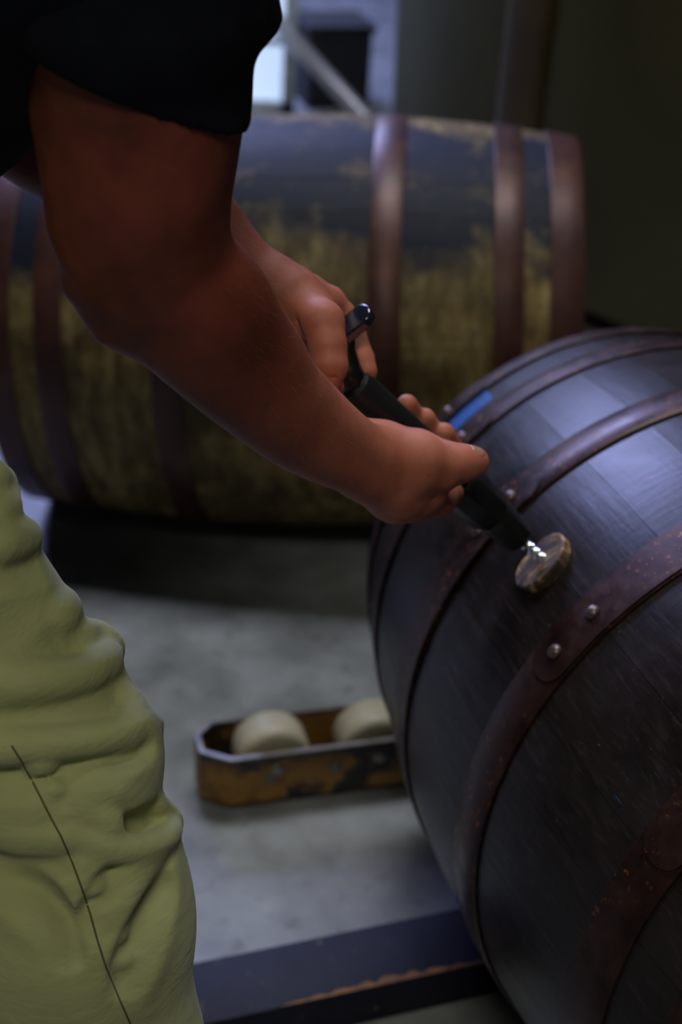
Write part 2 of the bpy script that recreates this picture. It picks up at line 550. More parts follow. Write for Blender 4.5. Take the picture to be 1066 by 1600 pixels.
# bung in the near barrel
bn = (V((-.719, -.177, .672))).normalized(); bp = V((.1805, 1.0608, .6275))
bn = (bn - V((-.14, -.85, .5)).normalized() * .24).normalized(); Mb = frame(BA, bn)
bung = empty('barrel_bung', bp - bn * .0145, mat3=Mb)
bmat = NT('bung_oak', .6); v = bmat.coord(); f1 = bmat.noise(v, 22, 5, .7, .8)
bmat.col(bmat.ramp(f1, [(.42, (.030, .018, .010)), (.50, (.12, .07, .032)), (.57, (.50, .30, .11))])); bmat.bump(bmat.noise(bmat.coord(None, (60, 6, 6)), 4, 4), .4, .001)
v_, f_ = lathe([(-.02, .0240), (.016, .0300), (.0185, .0298), (.0195, .0285)], 40)
o = mesh_obj('bung_plug', v_, f_, bmat.m, bung); o.data.set_sharp_from_angle(angle=.6)
tag(bung, 'round pale wooden bung in the near barrel, pierced by the spiral screw', 'bung')

# ================================================================== BARREL RACK (dark steel beams on the floor)
rm = NT('blue_black_rack_steel', .62, 0, .22); v = rm.coord()
fa = rm.noise(v, 14, 5, .65); fb = rm.noise(v, 70, 4, .6)
c = rm.ramp(fa, [(.3, (.008, .009, .018)), (.7, (.016, .017, .030))])
c = rm.mix(rm.ramp(fb, [(.66, 0.), (.74, .8)]), c, (.16, .10, .06))
rm.col(c); rm.bump(fb, .2, .001)
rust = simple('rust_streak', (.20, .085, .02), .75, scale=60, var=.5)
rack = empty('barrel_rack', (.42, 1.26, 0), rot=(0, 0, math.atan2(.102, .286)))
tag(rack, 'dark blue steel rack beam on the floor under the near barrel', 'rack')


def beam(x0, x1, y0, y1, z0, z1):
    bm = bmesh.new(); box_bm(bm, (x0, y0, z0), (x1, y1, z1)); return bm


bm_obj('beam', beam(-.66, .55, -.064, .020, .012, .066), rm.m, rack, bevel=.004, smooth=True, auto=.6)
bm_obj('beam', beam(-.22, .55, -.50, -.42, .012, .066), rm.m, rack, bevel=.004, smooth=True, auto=.6)
for x in (.36, -.14):
    bm_obj('side_rail', beam(x, x + .05, -.42, -.064, .012, .05) if x > 0 else beam(.08, .12, -.42, -.064, .012, .028), rm.m, rack, bevel=.003, smooth=True, auto=.6)
for x, y in ((-.62, -.06), (-.62, -.01), (.5, -.02), (.5, -.46), (-.2, -.46)):
    bm = bmesh.new(); box_bm(bm, (x - .02, y - .004, 0), (x + .02, y + .024, .0125)); bm_obj('foot', bm, rm.m, rack)
pts = [(-.50 + .26 * i / 24 + .001 * math.sin(i * 5), -.0640 + .010 * abs(math.sin(i * 1.9)) * (1 - abs(i / 12 - 1)) + .0015) for i in range(25)]
bm = bmesh.new(); prism_bm(bm, [(-.50, -.0632)] + [(a, b + .001) for a, b in pts[1:-1]] + [(-.24, -.0632)], .0655, .0664)
bm_obj('rust_patch', bm, rust, rack)

# ================================================================== YELLOW ROLLER FORK
yel = NT('chipped_yellow_paint', .5); v = yel.coord(); fa = yel.noise(v, 20, 5, .65, .4)
sx = yel.n('ShaderNodeSeparateXYZ'); yel.l(v, sx.inputs[0])
c = yel.ramp(yel.math('MULTIPLY_ADD', yel.noise(v, 9, 3), .4, yel.math('MULTIPLY', fa, .6)), [(.42, (.18, .08, .008)), (.52, (.32, .16, .02)), (.58, (.015, .012, .010))])
c = yel.mix(yel.ramp(yel.math('MULTIPLY_ADD', yel.math('SUBTRACT', fa, .5), .09, sx.outputs[2]), [(.062, 0.), (.076, 1.)]), c, (.022, .02, .022))
yel.col(c); yel.bump(fa, .2, .001)
yin = simple('inner_yellow_paint', (.34, .19, .05), .6, scale=20)
rimm = simple('worn_steel_rim', (.30, .28, .26), .35, .8, scale=40)
fk = empty('roller_fork', (-.12, 1.391, .004), rot=(0, 0, math.atan2(.061, .208)))
tag(fk, 'yellow steel fork channel with two cream rollers on the concrete floor', 'fork')
Wd, HT, TH = .084, .088, .006
out = [(.60, 0), (.0, 0), (-.036, .024), (-.036, .060), (-.012, Wd), (.60, Wd)]
inn = [(.60, TH), (.003, TH), (-.036 + TH, .024 + TH * .5), (-.036 + TH, .060 - TH * .3), (-.009, Wd - TH), (.60, Wd - TH)]
for nm, z0, z1, mt in (('channel_wall', .012, HT - .003, yel.m), ('rim', HT - .003, HT, rimm)):
    bm = bmesh.new()
    for i in range(5):
        a, b, c_, d = out[i], out[i + 1], inn[i + 1], inn[i]
        prism_bm(bm, [a, b, c_, d], z0, z1)
    bmesh.ops.remove_doubles(bm, verts=bm.verts, dist=1e-5)
    bad = [f for f in bm.faces if not f.is_valid]
    bm_obj(nm, bm, mt, fk)
bm = bmesh.new(); prism_bm(bm, [(.597, .004), (.004, .004), (-.030, .027), (-.030, .057), (-.008, Wd - .004), (.597, Wd - .004)], .012, .016)
bm_obj('channel_floor', bm, yin, fk)
bm = bmesh.new(); box_bm(bm, (.02, Wd - TH - .0012, .016), (.59, Wd - TH - .0002, HT - .006)); bm_obj('inner_face', bm, yin, fk)
cream = simple('cream_nylon', (.50, .44, .30), .45, scale=30, var=.10)
cream2 = simple('dirty_cream_hub', (.36, .31, .20), .6, scale=30, var=.2)
for x in (.062, .200, .338):
    Rr = .0495
    v_, f_ = lathe([(-.027, .010), (-.027, Rr * .86), (-.022, Rr * .97), (-.016, Rr), (.016, Rr), (.022, Rr * .97), (.027, Rr * .86), (.027, .010)], 48, 'Y')
    w_ = mesh_obj('roller', v_, f_, cream, fk); w_.location = (x, Wd / 2, .0605); w_.data.set_sharp_from_angle(angle=.9)
    v_, f_ = lathe([(-.031, .010), (-.031, .0125), (-.0268, .015), (.0268, .015), (.031, .0125), (.031, .010)], 24, 'Y')
    h_ = mesh_obj('hub', v_, f_, cream2, w_)
    v_, f_ = lathe([(-.044, .0065), (-.0425, .0085), (.0425, .0085), (.044, .0065)], 16, 'Y')
    mesh_obj('axle', v_, f_, rimm, w_)
for x in (.045, .16, .30):
    bm = bmesh.new(); box_bm(bm, (x - .018, .02, -.004), (x + .018, Wd - .02, .013)); bm_obj('foot', bm, rimm, fk)
v_, f_ = lathe([(0, .0085), (.002, .0085), (.0035, .006)], 18, 'Y')
for x in (.052, .14):
    o = mesh_obj('bolt', v_, f_, simple('dull_bolt', (.20, .19, .16), .5, .6), fk); o.location = (x, 0, .05 if x < .1 else .055); o.scale = (1, -1, 1)

# ================================================================== BACKGROUND
tankm = NT('dark_smoked_steel', .62, .0, .12); v = tankm.coord(); fa = tankm.noise(v, 2.2, 4)
tankm.col(tankm.ramp(fa, [(.3, (.046, .042, .018)), (.7, (.066, .060, .028))])); tankm.bump(tankm.noise(tankm.coord(None, (1, 1, 14)), 3, 3), .08, .002)
tk = empty('fermentation_tank', (1.68, 4.13, 0))
tag(tk, 'large dark steel tank standing behind the pale barrel', 'tank')
v_, f_ = lathe([(.06, 1.57), (.07, 1.60), (.5, 1.615), (1.0, 1.64), (1.6, 1.66), (2.9, 1.66), (3.1, 1.55), (3.35, .6)], 96)
o = mesh_obj('shell', v_, f_, tankm.m, tk); o.data.set_sharp_from_angle(angle=.7)
v_, f_ = lathe([(0, 1.45), (.06, 1.45)], 64); o = mesh_obj('plinth', v_, f_, steel_dark, tk)
ochre = simple('ochre_reflection_tone', (.10, .055, .008), .5, scale=8)
v_, f_ = lathe([(-.05, .05), (2.2, .05)], 20); o = mesh_obj('reflection_streak', v_, f_, ochre, tk); pp = at(812, 190, 2.90); o.location = (pp.x - 1.68, pp.y - 4.13, pp.z)  # added tube standing in for an ochre reflection in the tank shell

wp = empty('window_2', (-.60, 4.72, 0)); wp['kind'] = 'structure'
bm = bmesh.new()
for lo, hi in (((-.62, -.03, 0), (.36, .03, .05)), ((-.62, -.03, 1.12), (.36, .03, 1.18)), ((-.62, -.03, 0), (-.57, .03, 1.18)), ((.32, -.03, 0), (.36, .03, 1.18)),
               ((-.57, -.015, .23), (.32, .02, .25)), ((-.57, -.015, .47), (.32, .02, .485)), ((-.57, -.015, .72), (.32, .02, .735))):
    box_bm(bm, lo, hi)
pf = simple('white_window_frame', (.5, .55, .62), .4); bm_obj('window_frame', bm, pf, wp)
for z0, z1 in ((.05, .23), (.25, .47), (.485, .72), (.735, 1.12)):
    bm = bmesh.new(); box_bm(bm, (-.57, 0, z0), (.32, .01, z1)); bm_obj('pane', bm, sky.m, wp)
bm = bmesh.new(); box_bm(bm, (-4.4, -.06, 0), (-.62, .06, 1.18)); o = bm_obj('parapet', bm, wallm, wp)
blackp = simple('black_rubber', (.012, .013, .015), .6)
gr = simple('grey_galvanised', (.30, .32, .32), .5, .3, scale=5, var=.15)
bin_ = empty('dark_crate', (-.13, 4.95, 0), rot=(0, 0, .3)); tag(bin_, 'black crate under the leaning pole beyond the barrel', 'crate')
bm = bmesh.new(); box_bm(bm, (-.11, -.11, 0), (.11, .11, .27)); bm_obj('crate_body', bm, blackp, bin_, bevel=.012)
bm = bmesh.new(); box_bm(bm, (-.12, -.12, .25), (.12, .12, .275)); bm_obj('crate_rim', bm, blackp, bin_, bevel=.006)
# leaning pole
pa, pb = at(580, 195, 4.25), at(392, -8, 4.55)
polem = simple('pale_aluminium', (.50, .50, .56), .35, .4, scale=5, var=.08)
d = (pb - pa); pl = empty('leaning_pole', pa, mat3=frame((1, 0, 0), d)); tag(pl, 'pale metal pole leaning diagonally beyond the barrel', 'pole')
v_, f_ = lathe([(-.06, .020), (-.055, .026), (d.length + .3, .026), (d.length + .305, .020)], 20); mesh_obj('tube', v_, f_, polem, pl)
v_, f_ = lathe([(-.08, .030), (.0, .030), (.01, .027)], 20); mesh_obj('ferrule', v_, f_, blackp, pl)
# grey curtain-like panel between the pole and the tank
pan = empty('grey_panel', (-.02, 6.9, 0), rot=(0, 0, .1)); tag(pan, 'grey metal cabinet standing left of the dark tank', 'cabinet')
bm = bmesh.new(); box_bm(bm, (-.28, 0, .05), (.30, .4, 1.9)); bm_obj('cabinet_body', bm, gr, pan, bevel=.006)
for sx_ in (-.27, .01):
    bm = bmesh.new(); box_bm(bm, (sx_ + .005, -.018, .08), (sx_ + .275, .002, 1.87)); dr = bm_obj('door', bm, gr, pan, bevel=.004)
for x in (-.25, .24):
    bm = bmesh.new(); box_bm(bm, (x, .02, 0), (x + .04, .38, .05)); bm_obj('foot', bm, blackp, pan)

# ================================================================== THE HAND TOOL
Tt = at(853, 879, 1.2525); Tq = at(548, 602, 1.150)
ax = (Tq - Tt); TL = ax.length; axn = ax.normalized()
side = (at(700, 600, 1.15) - at(690, 690, 1.15))
MT = frame(side, axn)
tool = empty('bung_puller', Tt, mat3=MT)
tag(tool, 'black hand-held bung puller with lever and spiral screw gripped in both hands', 'tool')
blk = NT('scuffed_black_plastic', .42, 0, .45); v = blk.coord(); fa = blk.noise(v, 60, 5, .7, 1.)
blk.col(blk.mix(blk.ramp(fa, [(.69, 0.), (.73, .8)]), (.006, .006, .006), (.16, .14, .10))); blk.bump(blk.noise(v, 300, 2), .2, .0005)
gloss = simple('glossy_black_lever', (.008, .010, .016), .14, 0, .9, var=.1, bump=.0)
chrome = NT('polished_screw_steel', .16, 1.0); chrome.col((.85, .86, .88)); chrome = chrome.m


def oct_prof(name, prof, n, mat, sx=1., sy=1., bev=.0012, phase=0.):
    v_, f_ = lathe(prof, n, phase=phase)
    v_ = [(x * sx, y * sy, z) for x, y, z in v_]
    bm = bmesh.new(); vv = [bm.verts.new(p) for p in v_]
    for f in f_: bm.faces.new([vv[i] for i in f])
    return bm_obj(name, bm, mat, tool, bevel=bev, smooth=True, auto=.5)


oct_prof('nose', [(.033, .0105), (.037, .0150), (.062, .0168), (.074, .0170)], 8, blk.m, bev=.001, phase=PI / 8)
oct_prof('collar', [(.070, .0168), (.076, .0205), (.112, .0212), (.118, .0190)], 8, blk.m, bev=.0012, phase=PI / 8)
oct_prof('body_tube', [(.112, .0165), (.118, .0168), (.20, .0172), (TL - .012, .0175), (TL - .004, .0165), (TL, .012)], 20, blk.m, bev=.0, phase=0)
# screw: one helical ridge on a core
vs, fs = [], []; n = 12; N = 90; z0, z1 = -.012, .040
for j in range(N + 1):
    z = z0 + (z1 - z0) * j / N; ph = 2 * PI * z / .0078; tap = min(1, (z - z0) / .012 + .12)
    for kk in range(n):
        a = 2 * PI * kk / n; r = (.0024 + .0023 * (.5 + .5 * math.cos(a - ph))) * tap
        cx, cy = .0010 * math.cos(ph) * tap, .0010 * math.sin(ph) * tap
        vs.append((cx + r * math.cos(a), cy + r * math.sin(a), z))
for j in range(N):
    for kk in range(n): fs.append((j * n + kk, j * n + (kk + 1) % n, (j + 1) * n + (kk + 1) % n, (j + 1) * n + kk))
fs += [tuple(range(n))[::-1], tuple(N * n + kk for kk in range(n))]
mesh_obj('screw', vs, fs, chrome, tool)
Mt = Matrix.Translation(Tt) @ MT.to_4x4()
# neck bending up from the head of the tube, then a flat tongue
neckp = [(at(556, 606, 1.152), .0145), (at(545, 575, 1.150), .0125), (at(540, 545, 1.146), .0100), (at(541, 522, 1.142), .0085)]
vs, fs = [], []
for i, (p, r) in enumerate(neckp):
    t = (neckp[min(i + 1, 3)][0] - neckp[max(i - 1, 0)][0]).normalized(); M = frame((0, 1, 0), t)
    for kk in range(12):
        a = 2 * PI * kk / 12; vs.append(Mt.inverted() @ (p + M @ V((r * math.cos(a), r * .8 * math.sin(a), 0))))
for i in range(3):
    for kk in range(12): fs.append((i * 12 + kk, i * 12 + (kk + 1) % 12, (i + 1) * 12 + (kk + 1) % 12, (i + 1) * 12 + kk))
fs += [tuple(range(12))[::-1], tuple(36 + kk for kk in range(12))]
mesh_obj('lever_neck', vs, fs, blk.m, tool)
la, lb = at(532, 524, 1.142), at(581, 483, 1.136)
ld = lb - la
Ml = frame(V((-.3, -.25, 1)).cross(ld), ld)
pts = []
LL = ld.length
for i in range(20):
    u = i / 19; w_ = .0115 * (math.sqrt(max(1 - max(0, (u - .70) / .30) ** 2, .0)) if u > .70 else 1)
    pts.append((max(w_, .001), u * LL))
bm = bmesh.new()
prism_bm(bm, [(a, b) for a, b in pts] + [(-a, b) for a, b in reversed(pts)], -.0045, .0045)
bmesh.ops.transform(bm, matrix=Mt.inverted() @ (Matrix.Translation(la) @ (Ml @ Matrix(((1, 0, 0), (0, 0, -1), (0, 1, 0)))).to_4x4()), verts=bm.verts)
bm_obj('lever', bm, gloss, tool, bevel=.0020, seg=3, smooth=True, auto=.9)

# ================================================================== THE WORKER
skin = NT('skin_with_painted_light', .58, 0, .3); v = skin.coord()
fa = skin.noise(v, 16, 4, .6); fb = skin.noise(v, 90, 4, .6); fc = skin.noise(v, 520, 3, .6)
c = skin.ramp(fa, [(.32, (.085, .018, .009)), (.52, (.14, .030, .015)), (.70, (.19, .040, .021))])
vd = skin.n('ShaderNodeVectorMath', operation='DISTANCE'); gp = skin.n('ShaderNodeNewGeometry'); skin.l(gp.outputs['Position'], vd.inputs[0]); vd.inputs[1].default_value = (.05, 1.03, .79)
lit_hand = skin.ramp(vd.outputs['Value'], [(.06, 1.), (.22, 0.)])  # light on the hands painted into the skin: paler there, arms kept dark
c = skin.mix(lit_hand, c, skin.ramp(fa, [(.32, (.36, .110, .062)), (.7, (.52, .18, .115))]))
c = skin.mix(skin.ramp(fb, [(.55, 0.), (.72, .22)]), c, (.17, .055, .030))
c = skin.mix(skin.ramp(skin.noise(v, 120, 1), [(.77, 0.), (.80, .45)]), c, (.08, .03, .02))
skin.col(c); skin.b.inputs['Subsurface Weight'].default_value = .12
skin.b.inputs['Subsurface Radius'].default_value = (.012, .004, .002)
skin.b.inputs['Subsurface Scale'].default_value = .5
skin.bump(skin.math('ADD', skin.math('MULTIPLY', fc, .5), skin.math('MULTIPLY', fb, .5)), .35, .0008)
black = simple('black_cotton', (.006, .007, .011), .9, spec=.1, scale=40, var=.2, bump=.1)
khaki = NT('khaki_green_twill', .85, 0, .15); v = khaki.coord()
fa = khaki.noise(v, 9, 5, .6); fw = khaki.noise(khaki.coord(None, (500, 500, 500)), 3, 2)
c = khaki.ramp(fa, [(.3, (.31, .325, .145)), (.7, (.42, .435, .205))])
c = khaki.mix(khaki.ramp(khaki.noise(v, 330, 2), [(.74, 0.), (.78, .4)]), c, (.12, .12, .06))
khaki.col(c); khaki.bump(khaki.math('ADD', khaki.math('MULTIPLY', khaki.noise(khaki.coord(None, (14, 14, 26)), 1.3, 4, .6, .5), 5.), khaki.math('MULTIPLY', khaki.noise(v, 60, 4), .5), khaki.math('MULTIPLY', fw, .35)), .45, .0012)
khaki.b.inputs['Sheen Weight'].default_value = .15

P = []
A_ = lambda *p: at(*p)
# right (near) upper arm and forearm
P += schain([(A_(205, -140, .80), .072), (A_(215, 20, .83), .0655), (A_(222, 150, .86), .0620), (A_(222, 290, .885), .0550), (A_(216, 390, .915), .0490), (A_(262, 456, .945), .0455), (A_(322, 522, .97), .0425), (A_(392, 590, 1.00), .0395), (A_(468, 658, 1.04), .0355), (A_(530, 700, 1.07), .0300), (A_(580, 725, 1.095), .0264)])
P += chain([(A_(142, 436, .93), .0165), (A_(190, 470, .945), .030)], .02)                      # point of the elbow
P += chain([(A_(270, 400, .912), .026), (A_(335, 468, .942), .024), (A_(400, 545, .985), .020)], .035)    # brachioradialis
P += chain([(A_(150, 180, .87), .036), (A_(150, 330, .90), .028)], .02)                       # triceps
P += chain([(A_(358, 396, .883), .0010), (A_(340, 420, .866), .0014), (A_(322, 438, .868), .0008)], .006, -1)
# right hand, palm up under the tool
P += chain([(A_(575, 722, 1.092), .0262), (A_(622, 742, 1.115), .0275), (A_(655, 758, 1.135), .0245)], .008)
P += chain([(A_(570, 735, 1.10), .022), (A_(620, 768, 1.13), .023), (A_(655, 784, 1.15), .0160)], .012)
P += chain([(A_(600, 705, 1.095), .018), (A_(650, 722, 1.105), .0230), (A_(688, 730, 1.118), .0172), (A_(720, 724, 1.130), .0138), (A_(740, 722, 1.137), .0128)], .009)     # thumb
P += chain([(A_(556, 668, 1.11), .010), (A_(600, 688, 1.12), .014), (A_(655, 700, 1.13), .013), (A_(688, 710, 1.13), .011)], .010)                       # thenar rim up to the tool
P += chain([(A_(652, 762, 1.15), .0170), (A_(684, 780, 1.165), .0135), (A_(705, 772, 1.185), .0105)], .008)
P += chain([(A_(705, 772, 1.188), .0100), (A_(730, 745, 1.235), .0092)], .002)
P += chain([(A_(730, 745, 1.235), .0092), (A_(716, 712, 1.232), .0090), (A_(694, 677, 1.205), .0094)], .001)
P += chain([(A_(640, 790, 1.16), .0130), (A_(680, 775, 1.205), .0095), (A_(700, 735, 1.238), .0092), (A_(688, 695, 1.225), .0090), (A_(664, 654, 1.198), .0092)], .001)
P += chain([(A_(615, 770, 1.15), .0130), (A_(655, 750, 1.200), .0095), (A_(678, 705, 1.228), .0092), (A_(660, 670, 1.212), .0088), (A_(636, 632, 1.184), .0090)], .001)
P += chain([(A_(600, 750, 1.15), .0120), (A_(625, 715, 1.185), .0082), (A_(650, 680, 1.205), .0080), (A_(632, 665, 1.198), .0076)], .001)
# creases at the wrist and thumb joints
P += chain([(A_(710, 701, 1.118), .0006), (A_(714, 722, 1.115), .0007), (A_(710, 744, 1.117), .0006)], .003, -1)
P += chain([(A_(658, 800, 1.132), .001), (A_(668, 772, 1.116), .0014), (A_(692, 754, 1.113), .001)], .006, -1)
# left (far) arm
P += schain([(A_(-190, 0, 1.10), .070), (A_(-20, 105, 1.10), .0640), (A_(100, 192, 1.11), .0600), (A_(188, 260, 1.12), .0520), (A_(285, 350, 1.12), .0435), (A_(357, 422, 1.125), .0355), (A_(412, 459, 1.13), .0305), (A_(440, 470, 1.13), .0280)])
P += chain([(A_(425, 452, 1.125), .0260), (A_(462, 476, 1.125), .0245), (A_(482, 490, 1.12), .0200)], .010)
P += chain([(A_(425, 455, 1.145), .0235), (A_(470, 470, 1.150), .0210), (A_(502, 480, 1.152), .0135)], .010)
P += chain([(A_(478, 488, 1.112), .0180), (A_(503, 504, 1.100), .0168), (A_(512, 540, 1.094), .0140), (A_(515, 572, 1.092), .0140)], .006)     # nearest finger
P += chain([(A_(515, 572, 1.092), .0138), (A_(509, 594, 1.098), .0120), (A_(500, 604, 1.108), .0105)], .004)
P += chain([(A_(460, 500, 1.12), .015), (A_(478, 560, 1.128), .0120), (A_(498, 590, 1.122), .0120), (A_(516, 606, 1.115), .0112)], .005)  # thumb under
P += chain([(A_(486, 462, 1.152), .0160), (A_(515, 470, 1.162), .0115), (A_(535, 488, 1.168), .0100)], .006)          # farther finger
P += chain([(A_(538, 490, 1.168), .0098), (A_(556, 528, 1.168), .0094), (A_(567, 560, 1.164), .0096), (A_(573, 582, 1.160), .0092)], .002)
P += chain([(A_(478, 478, 1.135), .0150), (A_(500, 490, 1.138), .0120), (A_(508, 520, 1.135), .0098)], .006)
P += chain([(A_(498, 582, 1.082), .0007), (A_(514, 592, 1.080), .0008), (A_(528, 588, 1.086), .0006)], .003, -1)
P += chain([(A_(470, 500, 1.098), .0012), (A_(480, 535, 1.098), .0016)], .007, -1)
P += chain([(A_(505, 464, 1.141), .0012), (A_(524, 490, 1.144), .0014)], .005, -1)
lo = np.min([np.array(p[1]) for p in P] + [np.array(p[2]) for p in P], 0) - .08
hi = np.max([np.array(p[1]) for p in P] + [np.array(p[2]) for p in P], 0) + .05
body_hi = field(P, .0021, (lo, hi))
# hidden and off-frame rest of the body, coarse
shR, shL = A_(205, -140, .80), A_(-190, 0, 1.10)
hipR, hipL = A_(-420, 530, .95), A_(-620, 500, 1.22)
chest = (shR + shL) / 2 + V((-.03, 0, 0)); pelvis = (hipR + hipL) / 2
neck = chest + V((.06, 0, .10)); headc = neck + V((.12, .01, .13))
Q = chain([(shR, .060), (chest + V((-.04, 0, 0)), .085), (shL, .060)], .03) + chain([(chest + V((-.06, 0, -.02)), .09), ((chest + pelvis) / 2 + V((-.07, 0, 0)), .095), (pelvis, .12)], .03)
Q += chain([(chest, .07), (neck, .058), (headc - V((.03, 0, .03)), .055)], .03) + [('cap', tuple(headc - V((.02, 0, -.02))), tuple(headc + V((.015, 0, -.035))), .093, .072, .02, 1)]
Q += chain([(headc + V((.085, 0, -.02)), .012), (headc + V((.098, 0, -.045)), .016)], .012)
Q += chain([(headc + V((.0, .085, -.02)), .018), (headc + V((.0, .09, -.05)), .012)], .008) + chain([(headc + V((.0, -.085, -.02)), .018), (headc + V((.0, -.09, -.05)), .012)], .008)
knee = A_(72, 1195, 1.0); kneeL = knee + V((-.22, .26, .0))
ankle = V((knee.x + .0, knee.y - .03, .10)); ankleL = V((kneeL.x - .08, kneeL.y + .02, .10))
Q += chain([(hipR, .08), (knee, .055), (ankle, .038)], .02) + chain([(hipL, .08), (kneeL, .055), (ankleL, .038)], .02)
body_lo = field(Q, .011)
man = empty('person', V((ankle.x - .1, ankle.y + .1, 0)))
tag(man, 'bending person in black shirt and khaki trousers holding a black tool over the near barrel', 'person')
inv = man.matrix_world.inverted()


def under(o, par=None):
    """parent a world-built mesh under the person without moving it"""
    o.parent = par or man
    off = V(man.location); o.location = -off if par is None else V((0, 0, 0))
    return o


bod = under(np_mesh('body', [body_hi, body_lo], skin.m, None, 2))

# ---- nails
nailm = simple('fingernail', (.42, .22, .15), .3, scale=80, var=.1, bump=.03)
bv = BVHTree.FromPolygons([tuple(v) for v in body_hi[0]], [tuple(f) for f in body_hi[1].tolist()])


def nail(px, py, d, towards, w, l):
    c = A_(px, py, d) ; p, nrm, _, _ = bv.find_nearest(c)
    zax = nrm; t = (A_(*towards) - p)
    M = frame(t, zax)
    vs, fs = [], []
    for i in range(7):
        u = i / 6 * 2 - 1
        for j in range(6):
            q = j / 5 * 2 - 1; rr_ = math.sqrt(max(1 - .35 * u * u * u * u, 0))
            x = u * l / 2; y = q * w / 2 * rr_ * (1 if abs(u) < .9 else .82)
            vs.append(p + M @ V((x, y, .0007 - (q * w / 2) ** 2 / .018 - (.0006 if abs(u) > .95 or abs(q) > .95 else 0))))
    for i in range(6):
        for j in range(5): fs.append((i * 6 + j, (i + 1) * 6 + j, (i + 1) * 6 + j + 1, i * 6 + j + 1))
    o = mesh_obj('fingernail', vs, fs, nailm, None); m = o.modifiers.new('s', 'SOLIDIFY'); m.thickness = .0006
    under(o)


nail(750, 700, 1.125, (790, 712, 1.135), .013, .013)

# ---- fine hair on the arms
hairm = simple('pale_arm_hair', (.20, .11, .06), .5, spec=.3, var=.1)
vs, fs = [], []
hv = body_hi[0]; hf = body_hi[1]
cen = hv[hf].mean(1)
a1, b1_ = np.array(A_(330, 380, .95)), np.array(A_(580, 715, 1.08)); a2, b2_ = np.array(A_(330, 380, 1.12)), np.array(A_(455, 462, 1.12))


def near_seg(p, a, b, r):
    d = b - a; t = ((p - a) @ d) / (d @ d); tt = np.clip(t, 0, 1)
    return (np.linalg.norm(p - a - tt[:, None] * d, axis=1) < r) & (t > .0) & (t < 1.0)


for (a, b, r, cnt) in ((a1, b1_, .065, 1300), (a2, b2_, .055, 1000)):
    idx = np.where(near_seg(cen, a, b, r))[0]
    if not len(idx): continue
    idx = rng.choice(idx, min(cnt, len(idx)), replace=False)
    dr = (b - a) / np.linalg.norm(b - a)
    for i in idx:
        q = hv[hf[i]]; nn = np.cross(q[2] - q[0], q[3] - q[1]); nn /= np.linalg.norm(nn) + 1e-9
        g = nn * rng.uniform(.25, .6) + dr * 1.0 + rng.normal(0, .45, 3); g /= np.linalg.norm(g); L_ = rng.uniform(.004, .009)
        s_ = np.cross(g, nn); s_ /= np.linalg.norm(s_) + 1e-9; w_ = .000035
        p0 = cen[i]; p1 = p0 + g * L_ * .6; p2 = p0 + (g + dr * .3 - nn * .15) * L_
        o0 = len(vs); vs += [p0 - s_ * w_, p0 + s_ * w_, p1 + s_ * w_ * .8, p1 - s_ * w_ * .8, p2]
        fs += [(o0, o0 + 1, o0 + 2, o0 + 3), (o0 + 3, o0 + 2, o0 + 4)]
hr = under(mesh_obj('arm_hair', vs, fs, hairm, None, smooth=False)); hr['kind'] = 'stuff'

# ---- shirt
S = []
S += chain([(A_(200, -190, .79), .086), (A_(212, 0, .825), .0745), (A_(221, 130, .86), .0660), (A_(224, 260, .875), .0655)], .006)
S += chain([(A_(392, 40, .85), .006), (A_(408, 26, .85), .007), (A_(385, -30, .84), .015)], .02)
# hem plane through three points of the sleeve
h1_, h2_, h3_ = A_(52, 42, .86), A_(384, 200, .87), A_(225, 190, .79)
nn = (h2_ - h1_).cross(h3_ - h1_).normalized()
if nn.dot(A_(222, 300, .885) - h1_) < 0: nn = -nn
S += [('plane', tuple(nn), nn.dot(h1_), 0, 1)]
T_ = chain([(shR + V((-.01, 0, .0)), .085), (chest + V((-.05, 0, -.01)), .125), (shL + V((-.01, 0, 0)), .085)], .05)
T_ += chain([(chest + V((-.055, 0, -.02)), .132), (chest.lerp(pelvis, .5) + V((-.055, 0, 0)), .136), (pelvis, .175), (pelvis.lerp(chest, -.16), .178)], .07)
T_ += chain([(hipR, .128), (hipL, .128)], .06)
T_ += chain([(shL, .085), (A_(-110, 40, 1.12), .070)], .03)
T_ += [('cap', tuple(chest + V((.0, 0, .06))), tuple(neck), .075, .068, .03, 1)]
lo = np.min([np.array(p[1]) for p in S if p[0] == 'cap'], 0) - .12; hi = np.max([np.array(p[1]) for p in S if p[0] == 'cap'], 0) + .12
shirt = under(np_mesh('shirt', [field(S, .003, (lo, hi)), field(T_, .010)], black, None, 2))

# ---- trousers: base leg, then folds laid on its surface
thigh = [(hipR, .116), (A_(-205, 850, .97), .1005), (A_(-70, 1030, .985), .0885), (knee, .0790)]
calf = [(knee, .0790), (A_(92, 1300, 1.0), .0735), (A_(113, 1450, 1.02), .0790), (A_(143, 1650, 1.05), .0830), (V((ankle.x, ankle.y, .16)), .070), (V((ankle.x, ankle.y, .08)), .068)]
BASE = [(tuple(a[0]), tuple(b[0]), a[1], b[1]) for L_ in (thigh, calf) for a, b in zip(L_[:-1], L_[1:])]


def base_d(p):
    m = 9
    for a, b, ra, rb in BASE:
        a = V(a); b = V(b); d = b - a; t = max(0, min(1, (p - a).dot(d) / d.length_squared))
        m = min(m, (p - a - d * t).length - (ra + (rb - ra) * t))
    return m


def on_leg(px, py):
    d = _F + _R * ((px - 533) / FPX) - _U * ((py - 800) / FPX)
    s, best, bs = .6, 9, .6
    for _ in range(80):
        p = _O + d * s; g = base_d(p)
        if g < best: best, bs = g, s
        if g < .0004: break
        s += max(g * .8, .0004)
        if s > 1.4: break
    if best > .0006:                 # beyond the silhouette: the nearest point to the leg along that ray
        s = bs
    return _O + d * s


